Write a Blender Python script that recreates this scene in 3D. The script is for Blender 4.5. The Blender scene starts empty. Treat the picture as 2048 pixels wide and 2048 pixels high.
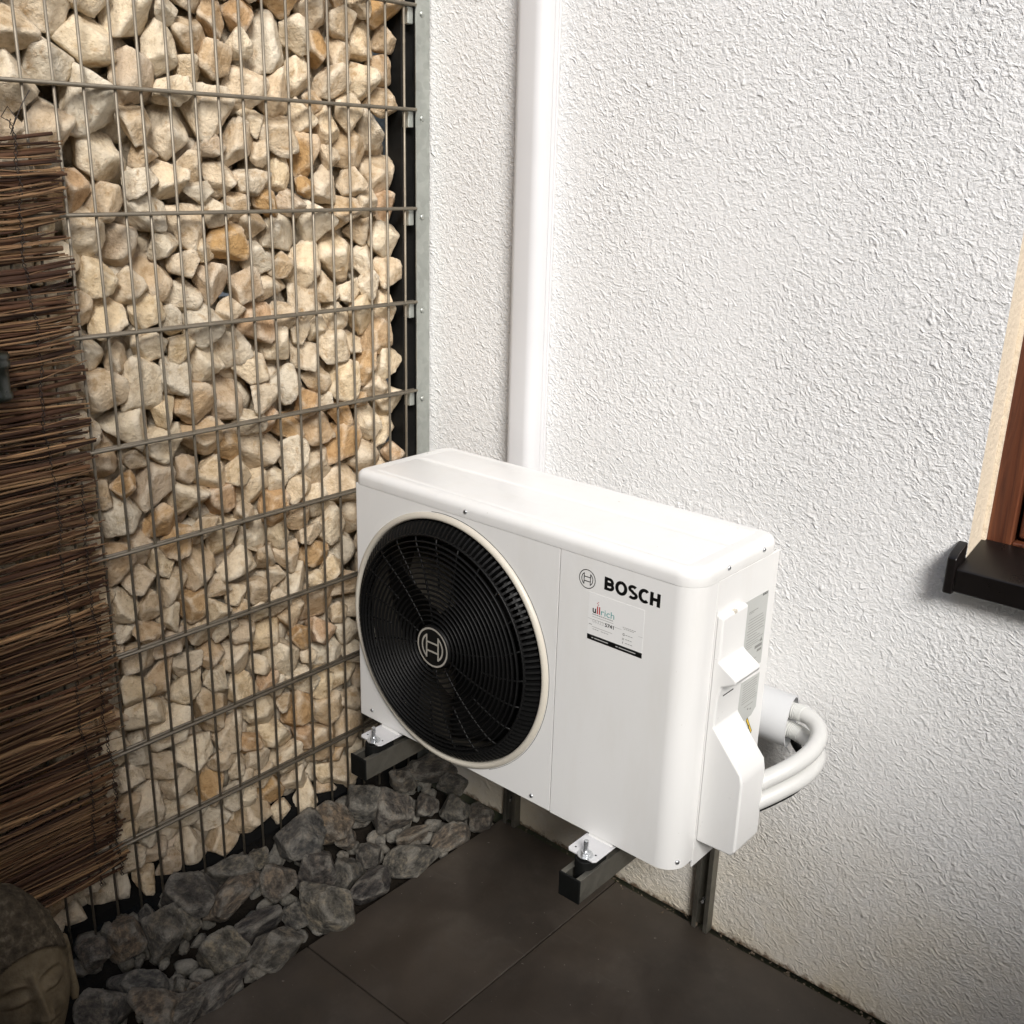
import bpy, bmesh, math, random
import numpy as np
from mathutils import Matrix, Vector, noise
random.seed(7); rng = np.random.default_rng(11)
scene = bpy.context.scene
C = scene.collection
R = math.radians

# ------------------------------------------------------------------ camera
cd = bpy.data.cameras.new("camera"); cam = bpy.data.objects.new("camera", cd); C.objects.link(cam)
cd.sensor_width = 36; cd.lens = 36.61; cd.clip_start = 0.05; cd.clip_end = 500
r_ = Vector((0.753365, 0.657090, 0.025964)); u_ = Vector((-0.228375, 0.224402, 0.947359)); f_ = Vector((-0.616674, 0.719636, -0.319119))
m = Matrix(((r_.x, u_.x, -f_.x, 1.7026), (r_.y, u_.y, -f_.y, -1.6798), (r_.z, u_.z, -f_.z, 1.5413), (0, 0, 0, 1)))
cam.matrix_world = m
scene.camera = cam

# ------------------------------------------------------------------ world, sun, exposure
SUN_EL, SUN_AZ = R(36), R(129)
BLOCK_Y, BLOCK_H, SIDE_X, SIDE_H = -2.35, 2.95, 3.0, 1.9  # position and height of the added light blockers
BLOCK_N = 21
w = bpy.data.worlds.new("World"); scene.world = w; w.use_nodes = True
nt = w.node_tree; bg = nt.nodes["Background"]
sky = nt.nodes.new("ShaderNodeTexSky"); sky.sky_type = 'NISHITA'; sky.sun_disc = False
sky.sun_elevation = SUN_EL; sky.sun_rotation = SUN_AZ; sky.air_density = 1.0; sky.dust_density = 3.0; sky.ozone_density = 1.0
nt.links.new(sky.outputs[0], bg.inputs[0]); bg.inputs[1].default_value = 0.083
sd = bpy.data.lights.new("sun", 'SUN'); sd.energy = 2.4; sd.angle = R(18); sd.color = (1.0, 0.985, 0.96)
so = bpy.data.objects.new("sun", sd); C.objects.link(so)
sdir = Vector((math.cos(SUN_EL)*math.sin(SUN_AZ), math.cos(SUN_EL)*math.cos(SUN_AZ), math.sin(SUN_EL)))
so.rotation_euler = sdir.to_track_quat('Z', 'Y').to_euler(); so.location = (3, -3, 6)
scene.view_settings.view_transform = 'Standard'; scene.view_settings.look = 'None'
scene.view_settings.exposure = 0.70; scene.view_settings.gamma = 1.0

# ------------------------------------------------------------------ helpers
def link(o, parent=None):
    C.objects.link(o)
    if parent is not None: o.parent = parent
    return o
def thing(name, label, cat, loc=(0, 0, 0), group=None):
    o = bpy.data.objects.new(name, None); C.objects.link(o); o.empty_display_size = 0.05
    o.location = loc; o['label'] = label; o['category'] = cat
    if group: o['group'] = group
    return o
def tag(o, label=None, cat=None, group=None, kind=None):
    if label: o['label'] = label
    if cat: o['category'] = cat
    if group: o['group'] = group
    if kind: o['kind'] = kind
    return o
class MB:
    def __init__(s): s.v = []; s.f = []
    def add(s, v, f):
        n = len(s.v); s.v += [tuple(p) for p in v]; s.f += [tuple(i+n for i in q) for q in f]; return s
    def box(s, x0, x1, y0, y1, z0, z1):
        return s.add([(x0,y0,z0),(x1,y0,z0),(x1,y1,z0),(x0,y1,z0),(x0,y0,z1),(x1,y0,z1),(x1,y1,z1),(x0,y1,z1)],
                     [(0,3,2,1),(4,5,6,7),(0,1,5,4),(1,2,6,5),(2,3,7,6),(3,0,4,7)])
    def tube(s, pts, rad, n=8, cap=True):
        pts = [Vector(p) for p in pts]; rs = rad if isinstance(rad, (list, tuple)) else [rad]*len(pts)
        vs = []; t0 = (pts[1]-pts[0]).normalized(); up = Vector((0,0,1)) if abs(t0.z) < .9 else Vector((1,0,0))
        a = t0.cross(up).normalized()
        for i, p in enumerate(pts):
            t = (pts[min(i+1, len(pts)-1)]-pts[max(i-1, 0)]).normalized()
            a = (a-t*a.dot(t)).normalized(); b = t.cross(a)
            for k in range(n):
                q = 2*math.pi*k/n; vs.append(p+(a*math.cos(q)+b*math.sin(q))*rs[i])
        fs = []
        for i in range(len(pts)-1):
            for k in range(n):
                k2 = (k+1) % n; fs.append((i*n+k, i*n+k2, (i+1)*n+k2, (i+1)*n+k))
        if cap: fs.append(tuple(range(n-1, -1, -1))); fs.append(tuple((len(pts)-1)*n+k for k in range(n)))
        return s.add(vs, fs)
    def lathe_y(s, cx, cz, prof, n=96, a0=0.0, a1=2*math.pi):
        full = abs(a1-a0-2*math.pi) < 1e-6; m_ = n if full else n+1; vs = []
        for i in range(m_):
            q = a0+(a1-a0)*i/n
            for (rr, y) in prof: vs.append((cx+rr*math.cos(q), y, cz+rr*math.sin(q)))
        L = len(prof); fs = []
        for i in range(n):
            j = (i+1) % m_
            for k in range(L-1): fs.append((i*L+k, i*L+k+1, j*L+k+1, j*L+k))
        return s.add(vs, fs)
    def prism_z(s, poly, z0, z1):
        n = len(poly)
        return s.add([(x, y, z0) for x, y in poly]+[(x, y, z1) for x, y in poly],
                     [tuple(range(n-1, -1, -1)), tuple(range(n, 2*n))]+[(i, (i+1) % n, n+(i+1) % n, n+i) for i in range(n)])
    def prism_y(s, poly, y0, y1):      # poly of (x,z)
        n = len(poly)
        return s.add([(x, y0, z) for x, z in poly]+[(x, y1, z) for x, z in poly],
                     [tuple(range(n-1, -1, -1)), tuple(range(n, 2*n))]+[(i, (i+1) % n, n+(i+1) % n, n+i) for i in range(n)])
    def prism_x(s, poly, x0, x1):      # poly of (y,z)
        n = len(poly)
        return s.add([(x0, y, z) for y, z in poly]+[(x1, y, z) for y, z in poly],
                     [tuple(range(n-1, -1, -1)), tuple(range(n, 2*n))]+[(i, (i+1) % n, n+(i+1) % n, n+i) for i in range(n)])
    def build(s, name, mat, parent=None, smooth=False, bevel=0, seg=2, fix=True):
        me = bpy.data.meshes.new(name); me.from_pydata(s.v, [], s.f)
        if fix:
            bm = bmesh.new(); bm.from_mesh(me); bmesh.ops.recalc_face_normals(bm, faces=bm.faces); bm.to_mesh(me); bm.free()
        me.materials.append(mat)
        o = bpy.data.objects.new(name, me); link(o, parent)
        if smooth:
            for p in me.polygons: p.use_smooth = True
        if bevel:
            b = o.modifiers.new("bevel", 'BEVEL'); b.width = bevel; b.segments = seg; b.limit_method = 'ANGLE'; b.angle_limit = R(35)
            for p in me.polygons: p.use_smooth = True
            b.harden_normals = True
        return o
def rrect(x0, x1, y0, y1, rads, n=8, d=0.0):   # corners: (x0,y0),(x1,y0),(x1,y1),(x0,y1); d = inset
    P = []
    for (cx, cy, sx, sy, r, a) in ((x0, y0, 1, 1, rads[0], 180), (x1, y0, -1, 1, rads[1], 270), (x1, y1, -1, -1, rads[2], 0), (x0, y1, 1, -1, rads[3], 90)):
        ox, oy = cx+sx*r, cy+sy*r; rr = max(r-d, 1e-4)
        if r < d: ox += sx*(d-r); oy += sy*(d-r)
        for i in range(n+1):
            q = R(a+90*i/n); P.append((ox+rr*math.cos(q), oy+rr*math.sin(q)))
    return P

# ------------------------------------------------------------------ materials
def mat(name, col, rough=0.5, metal=0.0, spec=0.5, coat=0.0):
    m = bpy.data.materials.new(name); m.use_nodes = True; b = m.node_tree.nodes["Principled BSDF"]
    b.inputs["Base Color"].default_value = (*col, 1); b.inputs["Roughness"].default_value = rough
    b.inputs["Metallic"].default_value = metal; b.inputs["Specular IOR Level"].default_value = spec
    b.inputs["Coat Weight"].default_value = coat
    return m
class G:
    def __init__(s, m): s.t = m.node_tree; s.b = s.t.nodes["Principled BSDF"]; s.co = s.t.nodes.new("ShaderNodeTexCoord")
    def n(s, ty, **kw):
        x = s.t.nodes.new(ty)
        for k, v in kw.items(): setattr(x, k, v)
        return x
    def l(s, a, b): s.t.links.new(a, b)
    def noise(s, vec, scale, detail=4, rough=.55, dist=0, ty=None):
        x = s.n("ShaderNodeTexNoise"); x.inputs["Scale"].default_value = scale; x.inputs["Detail"].default_value = detail
        x.inputs["Roughness"].default_value = rough; x.inputs["Distortion"].default_value = dist
        if ty: x.noise_type = ty
        if vec is not None: s.l(vec, x.inputs["Vector"])
        return x.outputs["Fac"]
    def ramp(s, fac, stops):
        x = s.n("ShaderNodeValToRGB"); e = x.color_ramp.elements
        while len(e) > 1: e.remove(e[-1])
        for i, (p, c) in enumerate(stops):
            q = e[0] if i == 0 else e.new(p)
            q.position = p; q.color = (*c, 1) if len(c) == 3 else c
        s.l(fac, x.inputs[0]); return x.outputs[0]
    def mix(s, fac, a, b, mode='MIX'):
        x = s.n("ShaderNodeMix", data_type='RGBA', blend_type=mode)
        for sock, v in ((x.inputs[0], fac), (x.inputs[6], a), (x.inputs[7], b)):
            if hasattr(v, 'links') or isinstance(v, bpy.types.NodeSocket): s.l(v, sock)
            else: sock.default_value = v if isinstance(v, (int, float)) else (*v, 1)
        return x.outputs[2]
    def math(s, op, a, b=None, c=None):
        x = s.n("ShaderNodeMath", operation=op)
        for sock, v in zip(x.inputs, (a, b, c)):
            if v is None: continue
            if isinstance(v, bpy.types.NodeSocket): s.l(v, sock)
            else: sock.default_value = v
        return x.outputs[0]
    def bump(s, h, dist, strength=1.0, prev=None):
        x = s.n("ShaderNodeBump"); x.inputs["Distance"].default_value = dist; x.inputs["Strength"].default_value = strength
        s.l(h, x.inputs["Height"])
        if prev is not None: s.l(prev, x.inputs["Normal"])
        return x.outputs[0]
    def map(s, vec, scale=(1, 1, 1), rot=(0, 0, 0)):
        x = s.n("ShaderNodeMapping"); x.inputs["Scale"].default_value = scale; x.inputs["Rotation"].default_value = rot
        s.l(vec, x.inputs[0]); return x.outputs[0]
    def sep(s, vec):
        x = s.n("ShaderNodeSeparateXYZ"); s.l(vec, x.inputs[0]); return x.outputs
BSDF = lambda g, k: g.b.inputs[k]

# white rough plaster: worm-like trowelled relief, tan tint growing towards the foot, thin soiled edge at the floor
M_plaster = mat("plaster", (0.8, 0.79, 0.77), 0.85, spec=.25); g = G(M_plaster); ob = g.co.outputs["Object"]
wv = g.noise(ob, 9, 3, .5); warp = g.n("ShaderNodeVectorMath", operation='MULTIPLY_ADD')
nc = g.n("ShaderNodeTexNoise"); nc.inputs["Scale"].default_value = 26; nc.inputs["Detail"].default_value = 2; g.l(ob, nc.inputs["Vector"])
g.l(nc.outputs["Color"], warp.inputs[0]); warp.inputs[1].default_value = (.035, .035, .035); g.l(ob, warp.inputs[2])
rid = g.noise(g.map(g.map(warp.outputs[0], (1, 1, 1), (0, R(-35), 0)), (.62, 1, 1.3)), 96, 3, .6, .6, 'RIDGED_MULTIFRACTAL')
fine = g.noise(ob, 240, 4, .6); mid = g.noise(ob, 95, 3, .6, .8)
h = g.math('ADD', g.math('MULTIPLY', rid, .5), g.math('ADD', g.math('MULTIPLY', mid, .75), g.math('MULTIPLY', fine, .34)))
amt = g.ramp(g.noise(ob, 2.3, 2), [(.3, (.45,)*3), (.7, (1,)*3)])
g.l(g.bump(g.math('MULTIPLY', h, amt), .0064, 1.0), BSDF(g, "Normal"))
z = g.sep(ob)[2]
foot_tint = g.math('MULTIPLY', g.ramp(z, [(0.0, (1,)*3), (.05, (.75,)*3), (.45, (0.1,)*3), (.8, (0,)*3)]), g.ramp(g.noise(ob, 5, 6, .65), [(.3, (.35,)*3), (.7, (1,)*3)]))
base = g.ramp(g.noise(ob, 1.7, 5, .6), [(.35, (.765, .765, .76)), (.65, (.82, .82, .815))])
c1 = g.mix(foot_tint, base, (.70, .60, .42))
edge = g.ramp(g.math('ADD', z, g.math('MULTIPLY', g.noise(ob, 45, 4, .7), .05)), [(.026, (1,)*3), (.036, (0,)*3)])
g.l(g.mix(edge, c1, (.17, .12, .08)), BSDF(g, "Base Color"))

M_reveal = mat("reveal_plaster", (.72, .63, .50), .85, spec=.2); g = G(M_reveal)
g.l(g.bump(g.noise(g.co.outputs["Object"], 90, 4, .6), .003), BSDF(g, "Normal"))

# gabion limestone: per-stone tint from the object, mottling and iron stains
def limestone(name, per_object=True):
    m = mat(name, (.5, .45, .36), .88, spec=.2); g = G(m); ob = g.co.outputs["Object"]
    if per_object: rnd = g.n("ShaderNodeObjectInfo").outputs["Random"]
    else: rnd = g.n("ShaderNodeNewGeometry").outputs["Random Per Island"]
    off = g.n("ShaderNodeVectorMath", operation='MULTIPLY_ADD'); g.l(ob, off.inputs[0]); off.inputs[1].default_value = (1, 1, 1)
    cb = g.n("ShaderNodeCombineXYZ"); g.l(g.math('MULTIPLY', rnd, 37.0), cb.inputs[0]); g.l(g.math('MULTIPLY', rnd, 91.0), cb.inputs[2]); g.l(cb.outputs[0], off.inputs[2]); P = off.outputs[0]
    s = 1.0 if per_object else 30.0
    tint = g.ramp(rnd, [(0, (.74, .59, .40)), (.12, (.82, .71, .54)), (.24, (.50, .37, .23)), (.38, (.84, .75, .60)), (.5, (.62, .46, .29)), (.62, (.70, .63, .51)), (.74, (.78, .63, .42)), (.84, (.58, .47, .35)), (.93, (.54, .34, .15)), (1, (.60, .42, .28))])
    mot = g.ramp(g.noise(P, 2.2*s, 6, .65), [(.3, (.66, .58, .47)), (.5, (.97, .95, .92)), (.72, (1.12, 1.1, 1.06))])
    c = g.mix(1.0, tint, mot, 'MULTIPLY')
    st = g.ramp(g.noise(P, 1.3*s, 4, .7, .6), [(.56, (0,)*3), (.72, (.8,)*3)])
    c = g.mix(st, c, (.36, .215, .09))
    sp = g.ramp(g.noise(P, 17*s, 3, .6), [(.27, (.45, .38, .3)), (.36, (1, 1, 1))])
    c = g.mix(.7, c, sp, 'MULTIPLY')
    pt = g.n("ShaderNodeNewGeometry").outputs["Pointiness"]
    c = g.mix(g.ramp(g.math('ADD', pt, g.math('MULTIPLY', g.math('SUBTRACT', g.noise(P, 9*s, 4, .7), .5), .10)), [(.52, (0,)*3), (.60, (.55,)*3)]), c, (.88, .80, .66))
    g.l(c, BSDF(g, "Base Color"))
    hh = g.math('ADD', g.noise(P, 5*s, 6, .68), g.math('MULTIPLY', g.noise(P, 2.4*s, 3, .6, 1.0, 'RIDGED_MULTIFRACTAL'), .22))
    g.l(g.bump(hh, .0075, .9), BSDF(g, "Normal"))
    return m
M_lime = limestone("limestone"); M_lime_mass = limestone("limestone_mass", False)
def slate(name, per_object=True):
    m = mat(name, (.07, .07, .07), .62, spec=.45); g = G(m); ob = g.co.outputs["Object"]
    rnd = g.n("ShaderNodeObjectInfo").outputs["Random"] if per_object else g.n("ShaderNodeNewGeometry").outputs["Random Per Island"]
    cb = g.n("ShaderNodeCombineXYZ"); g.l(g.math('MULTIPLY', rnd, 53.0), cb.inputs[0]); g.l(g.math('MULTIPLY', rnd, 17.0), cb.inputs[1])
    off = g.n("ShaderNodeVectorMath", operation='ADD'); g.l(ob, off.inputs[0]); g.l(cb.outputs[0], off.inputs[1]); P = off.outputs[0]
    s = 1.0 if per_object else 25.0
    tint = g.ramp(rnd, [(0, (.115, .10, .082)), (.2, (.105, .103, .098)), (.4, (.16, .145, .115)), (.6, (.065, .060, .058)), (.8, (.125, .11, .095)), (1, (.17, .135, .10))])
    c = g.mix(1.0, tint, g.ramp(g.noise(P, 2.5*s, 7, .7), [(.34, (.32,)*3), (.5, (1,)*3), (.66, (2.6, 2.4, 2.1))]), 'MULTIPLY')
    vein = g.ramp(g.noise(g.map(P, (1, 1.6, 1)), 2.6*s, 5, .6, 1.4, 'RIDGED_MULTIFRACTAL'), [(.70, (0,)*3), (.92, (.9,)*3)])
    patch = g.ramp(g.noise(P, 1.1*s, 3, .6), [(.42, (0,)*3), (.58, (1,)*3)])
    c = g.mix(g.math('MULTIPLY', vein, patch), c, (.55, .51, .42))
    pt = g.n("ShaderNodeNewGeometry").outputs["Pointiness"]
    c = g.mix(g.ramp(g.math('ADD', pt, g.math('MULTIPLY', g.math('SUBTRACT', g.noise(P, 8*s, 4, .7), .5), .14)), [(.52, (0,)*3), (.60, (.7,)*3)]), c, (.46, .43, .37))
    g.l(c, BSDF(g, "Base Color")); g.l(g.ramp(g.noise(P, 9*s, 3), [(.3, (.34,)*3), (.7, (.68,)*3)]), BSDF(g, "Roughness"))
    hh = g.math('ADD', g.noise(P, 5*s, 7, .72), g.math('MULTIPLY', g.noise(P, 3.0*s, 4, .6, 1.2, 'RIDGED_MULTIFRACTAL'), .3))
    g.l(g.bump(hh, .016, 1.0), BSDF(g, "Normal"))
    return m
M_slate = slate("dark_rock"); M_slate_mass = slate("dark_rock_mass", False)

M_tile = mat("slate_tile", (.035, .03, .026), .55, spec=.55); g = G(M_tile); P = g.co.outputs["Object"]
big = g.ramp(g.noise(P, 2.6, 5, .6), [(.32, (.030, .025, .021)), (.5, (.052, .042, .034)), (.70, (.078, .062, .048))])
c = g.mix(g.ramp(g.noise(P, 7, 6, .7), [(.52, (0,)*3), (.75, (.6,)*3)]), big, (.095, .082, .068))
c = g.mix(g.ramp(g.noise(P, 1.6, 3, .6, 1.0), [(.45, (0,)*3), (.6, (.6,)*3)]), c, (.040, .030, .022))
sv = g.n("ShaderNodeTexVoronoi"); sv.inputs["Scale"].default_value = 5.5; g.l(P, sv.inputs["Vector"])
c = g.mix(g.math('MULTIPLY', g.ramp(sv.outputs["Distance"], [(.07, (1,)*3), (.13, (0,)*3)]), g.ramp(g.noise(P, 30, 4, .7), [(.4, (0,)*3), (.7, (.5,)*3)])), c, (.12, .095, .075))
speck = g.ramp(g.noise(P, 95, 2, .5), [(.735, (0,)*3), (.76, (1,)*3)])
scr = g.ramp(g.noise(g.map(P, (6, 60, 1), (0, 0, R(35))), 1.0, 3, .6), [(.66, (0,)*3), (.72, (.5,)*3)])
c = g.mix(scr, c, (.085, .075, .062)); c = g.mix(speck, c, (.22, .20, .17))
g.l(c, BSDF(g, "Base Color")); g.l(g.ramp(g.noise(P, 6, 5, .6), [(.3, (.34,)*3), (.7, (.62,)*3)]), BSDF(g, "Roughness"))
g.l(g.bump(g.math('ADD', g.noise(P, 5, 5, .6), g.math('MULTIPLY', g.noise(P, 60, 3), .06)), .004, .8), BSDF(g, "Normal"))
M_joint = mat("joint_dirt", (.012, .009, .007), .95, spec=.1)
M_soil = mat("soil", (.025, .02, .015), .95, spec=.1); g = G(M_soil)
g.l(g.bump(g.noise(g.co.outputs["Object"], 60, 5, .7), .01), BSDF(g, "Normal"))
M_ground = mat("ground", (.09, .09, .06), .95, spec=.1); g = G(M_ground)
g.l(g.ramp(g.noise(g.co.outputs["Object"], 2.0, 8, .7), [(.3, (.06, .075, .03)), (.7, (.16, .14, .10))]), BSDF(g, "Base Color"))

def dusty(name, col, rough, coat=0.0, var=.06, spec=.5, bumpd=0.0):
    m = mat(name, col, rough, spec=spec, coat=coat); g = G(m); P = g.co.outputs["Object"]
    d = tuple(max(0, x*(1-var)) for x in col)
    g.l(g.ramp(g.noise(P, 6, 6, .65), [(.35, d), (.65, col)]), BSDF(g, "Base Color"))
    g.l(g.ramp(g.noise(P, 25, 5, .7), [(.3, (rough*.85,)*3), (.7, (min(1, rough*1.2),)*3)]), BSDF(g, "Roughness"))
    if bumpd: g.l(g.bump(g.noise(P, 420, 2, .5), bumpd, .5), BSDF(g, "Normal"))
    return m
M_white = dusty("powder_coat_white", (.77, .768, .75), .32, .12, .02, bumpd=.00012)
g = G(M_white); P = g.co.outputs["Object"]
dz = g.ramp(g.noise(g.map(P, (9, 9, 2.2)), 1.0, 7, .72), [(.50, (0,)*3), (.78, (.22,)*3)])
sp2 = g.ramp(g.noise(P, 130, 2, .5), [(.76, (0,)*3), (.79, (.45,)*3)])
g.l(g.mix(sp2, g.mix(dz, (.77, .768, .755), (.60, .57, .50)), (.42, .38, .31)), BSDF(g, "Base Color"))
M_bezel = dusty("bezel_cream", (.60, .56, .48), .4, 0, .05)
M_black = dusty("black_plastic", (.006, .006, .006), .5, 0, .2, spec=.22)
M_rubber = dusty("black_rubber", (.004, .0045, .004), .65, 0, .3, spec=.25)
M_grey = mat("emblem_grey", (.35, .33, .29), .4)
M_print = mat("print_black", (.006, .006, .006), .35)
M_sticker = mat("sticker_white", (.80, .80, .79), .3)
M_txt = mat("print_grey", (.22, .22, .21), .5); M_lite = mat("print_pale", (.5, .5, .49), .5)
M_red = mat("print_red", (.45, .02, .02), .4); M_teal = mat("print_teal", (.10, .34, .33), .4)
M_label = dusty("label_silver", (.50, .51, .49), .35, 0, .1)
M_yellow = mat("warning_yellow", (.85, .58, .03), .4)
M_dark = mat("cavity_dark", (.01, .01, .01), .9, spec=.1)
M_shroud = dusty("shroud_beige", (.030, .026, .020), .6, 0, .2)
M_coil = mat("coil_fins", (.26, .23, .19), .5, .1); g = G(M_coil); P = g.co.outputs["Object"]
g.l(g.bump(g.math('SINE', g.math('MULTIPLY', g.sep(P)[0], 2200)), .001, .6), BSDF(g, "Normal"))
def metal(name, col, rough, streak=True):
    m = mat(name, col, rough, .85); g = G(m); P = g.co.outputs["Object"]
    v = g.n("ShaderNodeTexVoronoi"); v.inputs["Scale"].default_value = 70; g.l(P, v.inputs["Vector"])
    c = g.mix(.35, g.ramp(g.noise(P, 8, 6, .65), [(.3, tuple(x*.72 for x in col)), (.7, tuple(min(1, x*1.15) for x in col))]), g.ramp(g.sep(v.outputs["Color"])[0], [(0, tuple(x*.8 for x in col)), (1, tuple(min(1, x*1.2) for x in col))]))
    g.l(c, BSDF(g, "Base Color")); g.l(g.ramp(g.noise(P, 18, 5, .7), [(.3, (rough*.8,)*3), (.7, (min(1, rough*1.35),)*3)]), BSDF(g, "Roughness"))
    return m
M_galv = metal("galvanised_steel", (.46, .48, .45), .48)
M_wire = metal("galvanised_wire", (.31, .275, .22), .58)
M_zinc = metal("bright_zinc", (.72, .74, .76), .25)
M_railm = metal("rail_steel", (.22, .21, .18), .5)
M_pvc = dusty("white_pvc", (.64, .64, .65), .35, 0, .03)
M_duct = dusty("grey_white_pvc", (.60, .61, .62), .35, 0, .03)
M_ins = dusty("white_insulation", (.64, .64, .62), .42, 0, .04)
M_band = dusty("ribbed_insulation", (.72, .73, .70), .55, 0, .1)
M_wood = mat("brown_wood", (.10, .03, .014), .42, spec=.5); g = G(M_wood); P = g.co.outputs["Object"]
gr = g.noise(g.map(P, (60, 60, 2.2)), 1.0, 6, .65, .8)
g.l(g.ramp(gr, [(.3, (.045, .012, .006)), (.5, (.11, .034, .015)), (.72, (.17, .06, .025))]), BSDF(g, "Base Color")); g.l(g.bump(gr, .0015), BSDF(g, "Normal"))
M_blocker = dusty("blocker_board", (.035, .028, .022), .7, 0, .3)  # dark boards of the added light blockers
M_sill = dusty("sill_dark_bronze", (.007, .0055, .005), .3, 0, .3)
M_glass = mat("window_glass", (.02, .025, .025), .05, spec=.8)
M_twig = mat("willow_twig", (.2, .11, .06), .7, spec=.3); g = G(M_twig); P = g.co.outputs["Object"]
rnd = g.n("ShaderNodeObjectInfo").outputs["Random"]
tc = g.ramp(rnd, [(0, (.05, .027, .017)), (.2, (.10, .055, .032)), (.4, (.028, .016, .011)), (.55, (.16, .095, .052)), (.7, (.055, .029, .018)), (.86, (.38, .27, .15)), (.91, (.07, .038, .023)), (1, (.035, .020, .013))])
cb = g.n("ShaderNodeCombineXYZ"); g.l(g.math('MULTIPLY', rnd, 20), cb.inputs[1]); o2 = g.n("ShaderNodeVectorMath", operation='ADD'); g.l(P, o2.inputs[0]); g.l(cb.outputs[0], o2.inputs[1])
bark = g.noise(g.map(o2.outputs[0], (30, 9, 160)), 1.0, 6, .7, .3)
c = g.mix(1.0, tc, g.ramp(bark, [(.25, (.42, .36, .33)), (.5, (1.15, 1.0, .92)), (.72, (2.1, 1.75, 1.45))]), 'MULTIPLY')
kn = g.ramp(g.noise(g.map(o2.outputs[0], (1, 20, 60)), 1.0, 3, .5), [(.64, (0,)*3), (.72, (.8,)*3)])
g.l(g.mix(kn, c, (.03, .017, .012)), BSDF(g, "Base Color")); g.l(g.bump(bark, .002), BSDF(g, "Normal"))
M_tie = mat("binding_wire", (.03, .02, .015), .6)
M_statue = mat("cast_stone", (.15, .12, .08), .85, spec=.2); g = G(M_statue); P = g.co.outputs["Object"]
g.l(g.ramp(g.noise(P, 16, 8, .7), [(.28, (.09, .068, .040)), (.5, (.18, .14, .085)), (.75, (.28, .22, .14))]), BSDF(g, "Base Color"))
g.l(g.bump(g.noise(P, 70, 6, .7), .003), BSDF(g, "Normal"))
M_hair = mat("cast_stone_hair", (.09, .07, .05), .9, spec=.2); g = G(M_hair); P = g.co.outputs["Object"]
g.l(g.ramp(g.noise(P, 60, 5, .7), [(.3, (.04, .031, .021)), (.55, (.105, .083, .055)), (.75, (.24, .20, .14))]), BSDF(g, "Base Color"))
g.l(g.bump(g.noise(P, 110, 5, .7), .004), BSDF(g, "Normal"))
M_jar = dusty("dark_green_glass", (.016, .020, .015), .3, 0, .2)

# ------------------------------------------------------------------ setting
MB().add([(-60,-60,-.06),(60,-60,-.06),(60,60,-.06),(-60,60,-.06)], [(0,1,2,3)]).build("ground", M_ground)['kind'] = 'structure'
MB().box(-.22, .264, -2.2, -.002, -.055, -.03).build("soil_bed", M_soil)['kind'] = 'structure'
patio = bpy.data.objects.new("patio", None); C.objects.link(patio); patio['kind'] = 'structure'
MB().box(.262, 3.2, -3.2, -.003, -.05, -.012).build("joint_bed", M_joint, patio)
xs = [.2665, .614, 1.214, 1.814, 2.414, 3.014]; ys = [-.011, -.6145, -1.2145, -1.8145, -2.4145, -3.0145]
tm = {}
for i in range(5):
    for j in range(5):
        gx = .0016
        key = i == 0, j == 0
        w_, d_ = xs[i+1]-xs[i]-2*gx, ys[j]-ys[j+1]-2*gx
        cx, cy = (xs[i]+xs[i+1])/2, (ys[j]+ys[j+1])/2
        if key not in tm:
            t = MB().box(-w_/2, w_/2, -d_/2, d_/2, -.03, 0).build("paving_tile", M_tile, patio, bevel=.0015); tm[key] = t
        else:
            t = tm[key].copy(); link(t, patio)
        t.location = (cx, cy, random.uniform(-.0006, .0004)); t.rotation_euler = (0, 0, 0)
# small crumbs of mortar and dirt along the foot of the wall
cr = MB()
for k in range(260):
    x = random.uniform(.28, 2.6); y = -.0065+random.uniform(-.006, .004); s = random.uniform(.0015, .005)
    if random.random() < .12: y -= random.uniform(0, .02)
    cr.add([(x+s*random.uniform(-1, 1), y+s*random.uniform(-1, 1), -.002+random.uniform(0, 1.3)*s) for _ in range(6)],
           [(0,1,2),(0,2,3),(0,3,4),(0,4,1),(5,1,2),(5,2,3),(5,3,4),(5,4,1)])
tag(cr.build("mortar_crumbs", mat("mortar_crumb", (.13, .10, .07), .9)), kind='stuff')

# ------------------------------------------------------------------ house wall with window
wall = thing("house_wall", "white house wall of rough worm-patterned plaster with a brown wooden window", "wall")
WX = 1.2335; WZ = .942; WT = 2.15; WR = 2.4
mw = MB()
for (x0, x1, z0, z1) in ((-.9, WX, 0.001, WZ), (-.9, WX, WZ, WT), (-.9, WX, WT, 4.2), (WX, WR, 0.001, WZ), (WX, WR, WT, 4.2), (WR, 4.2, 0.001, WZ), (WR, 4.2, WZ, WT), (WR, 4.2, WT, 4.2)):
    mw.add([(x0, 0, z0), (x1, 0, z0), (x1, 0, z1), (x0, 0, z1)], [(0, 1, 2, 3)])
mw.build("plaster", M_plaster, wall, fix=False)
MB().box(-.9, 4.2, .30, .34, 0, 4.2).build("inner_masonry", M_reveal, wall)
MB().add([(WX,0,WZ),(WX,.30,WZ),(WX,.30,WT),(WX,0,WT)], [(0,1,2,3)]).add([(WX,0,WT),(WR,0,WT),(WR,.3,WT),(WX,.3,WT)], [(0,1,2,3)]).add([(WR,0,WZ),(WR,.30,WZ),(WR,.30,WT),(WR,0,WT)], [(0,1,2,3)]).build("reveal", M_reveal, wall, fix=False)
win = bpy.data.objects.new("window", None); link(win, wall)
fr = MB(); fr.box(WX+.0015, WX+.045, .072, .13, WZ, WT).box(WR-.045, WR-.001, .072, .13, WZ, WT).box(WX+.045, WR-.045, .072, .13, WT-.05, WT).box(WX+.045, WR-.045, .074, .13, WZ, WZ+.03)
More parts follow.
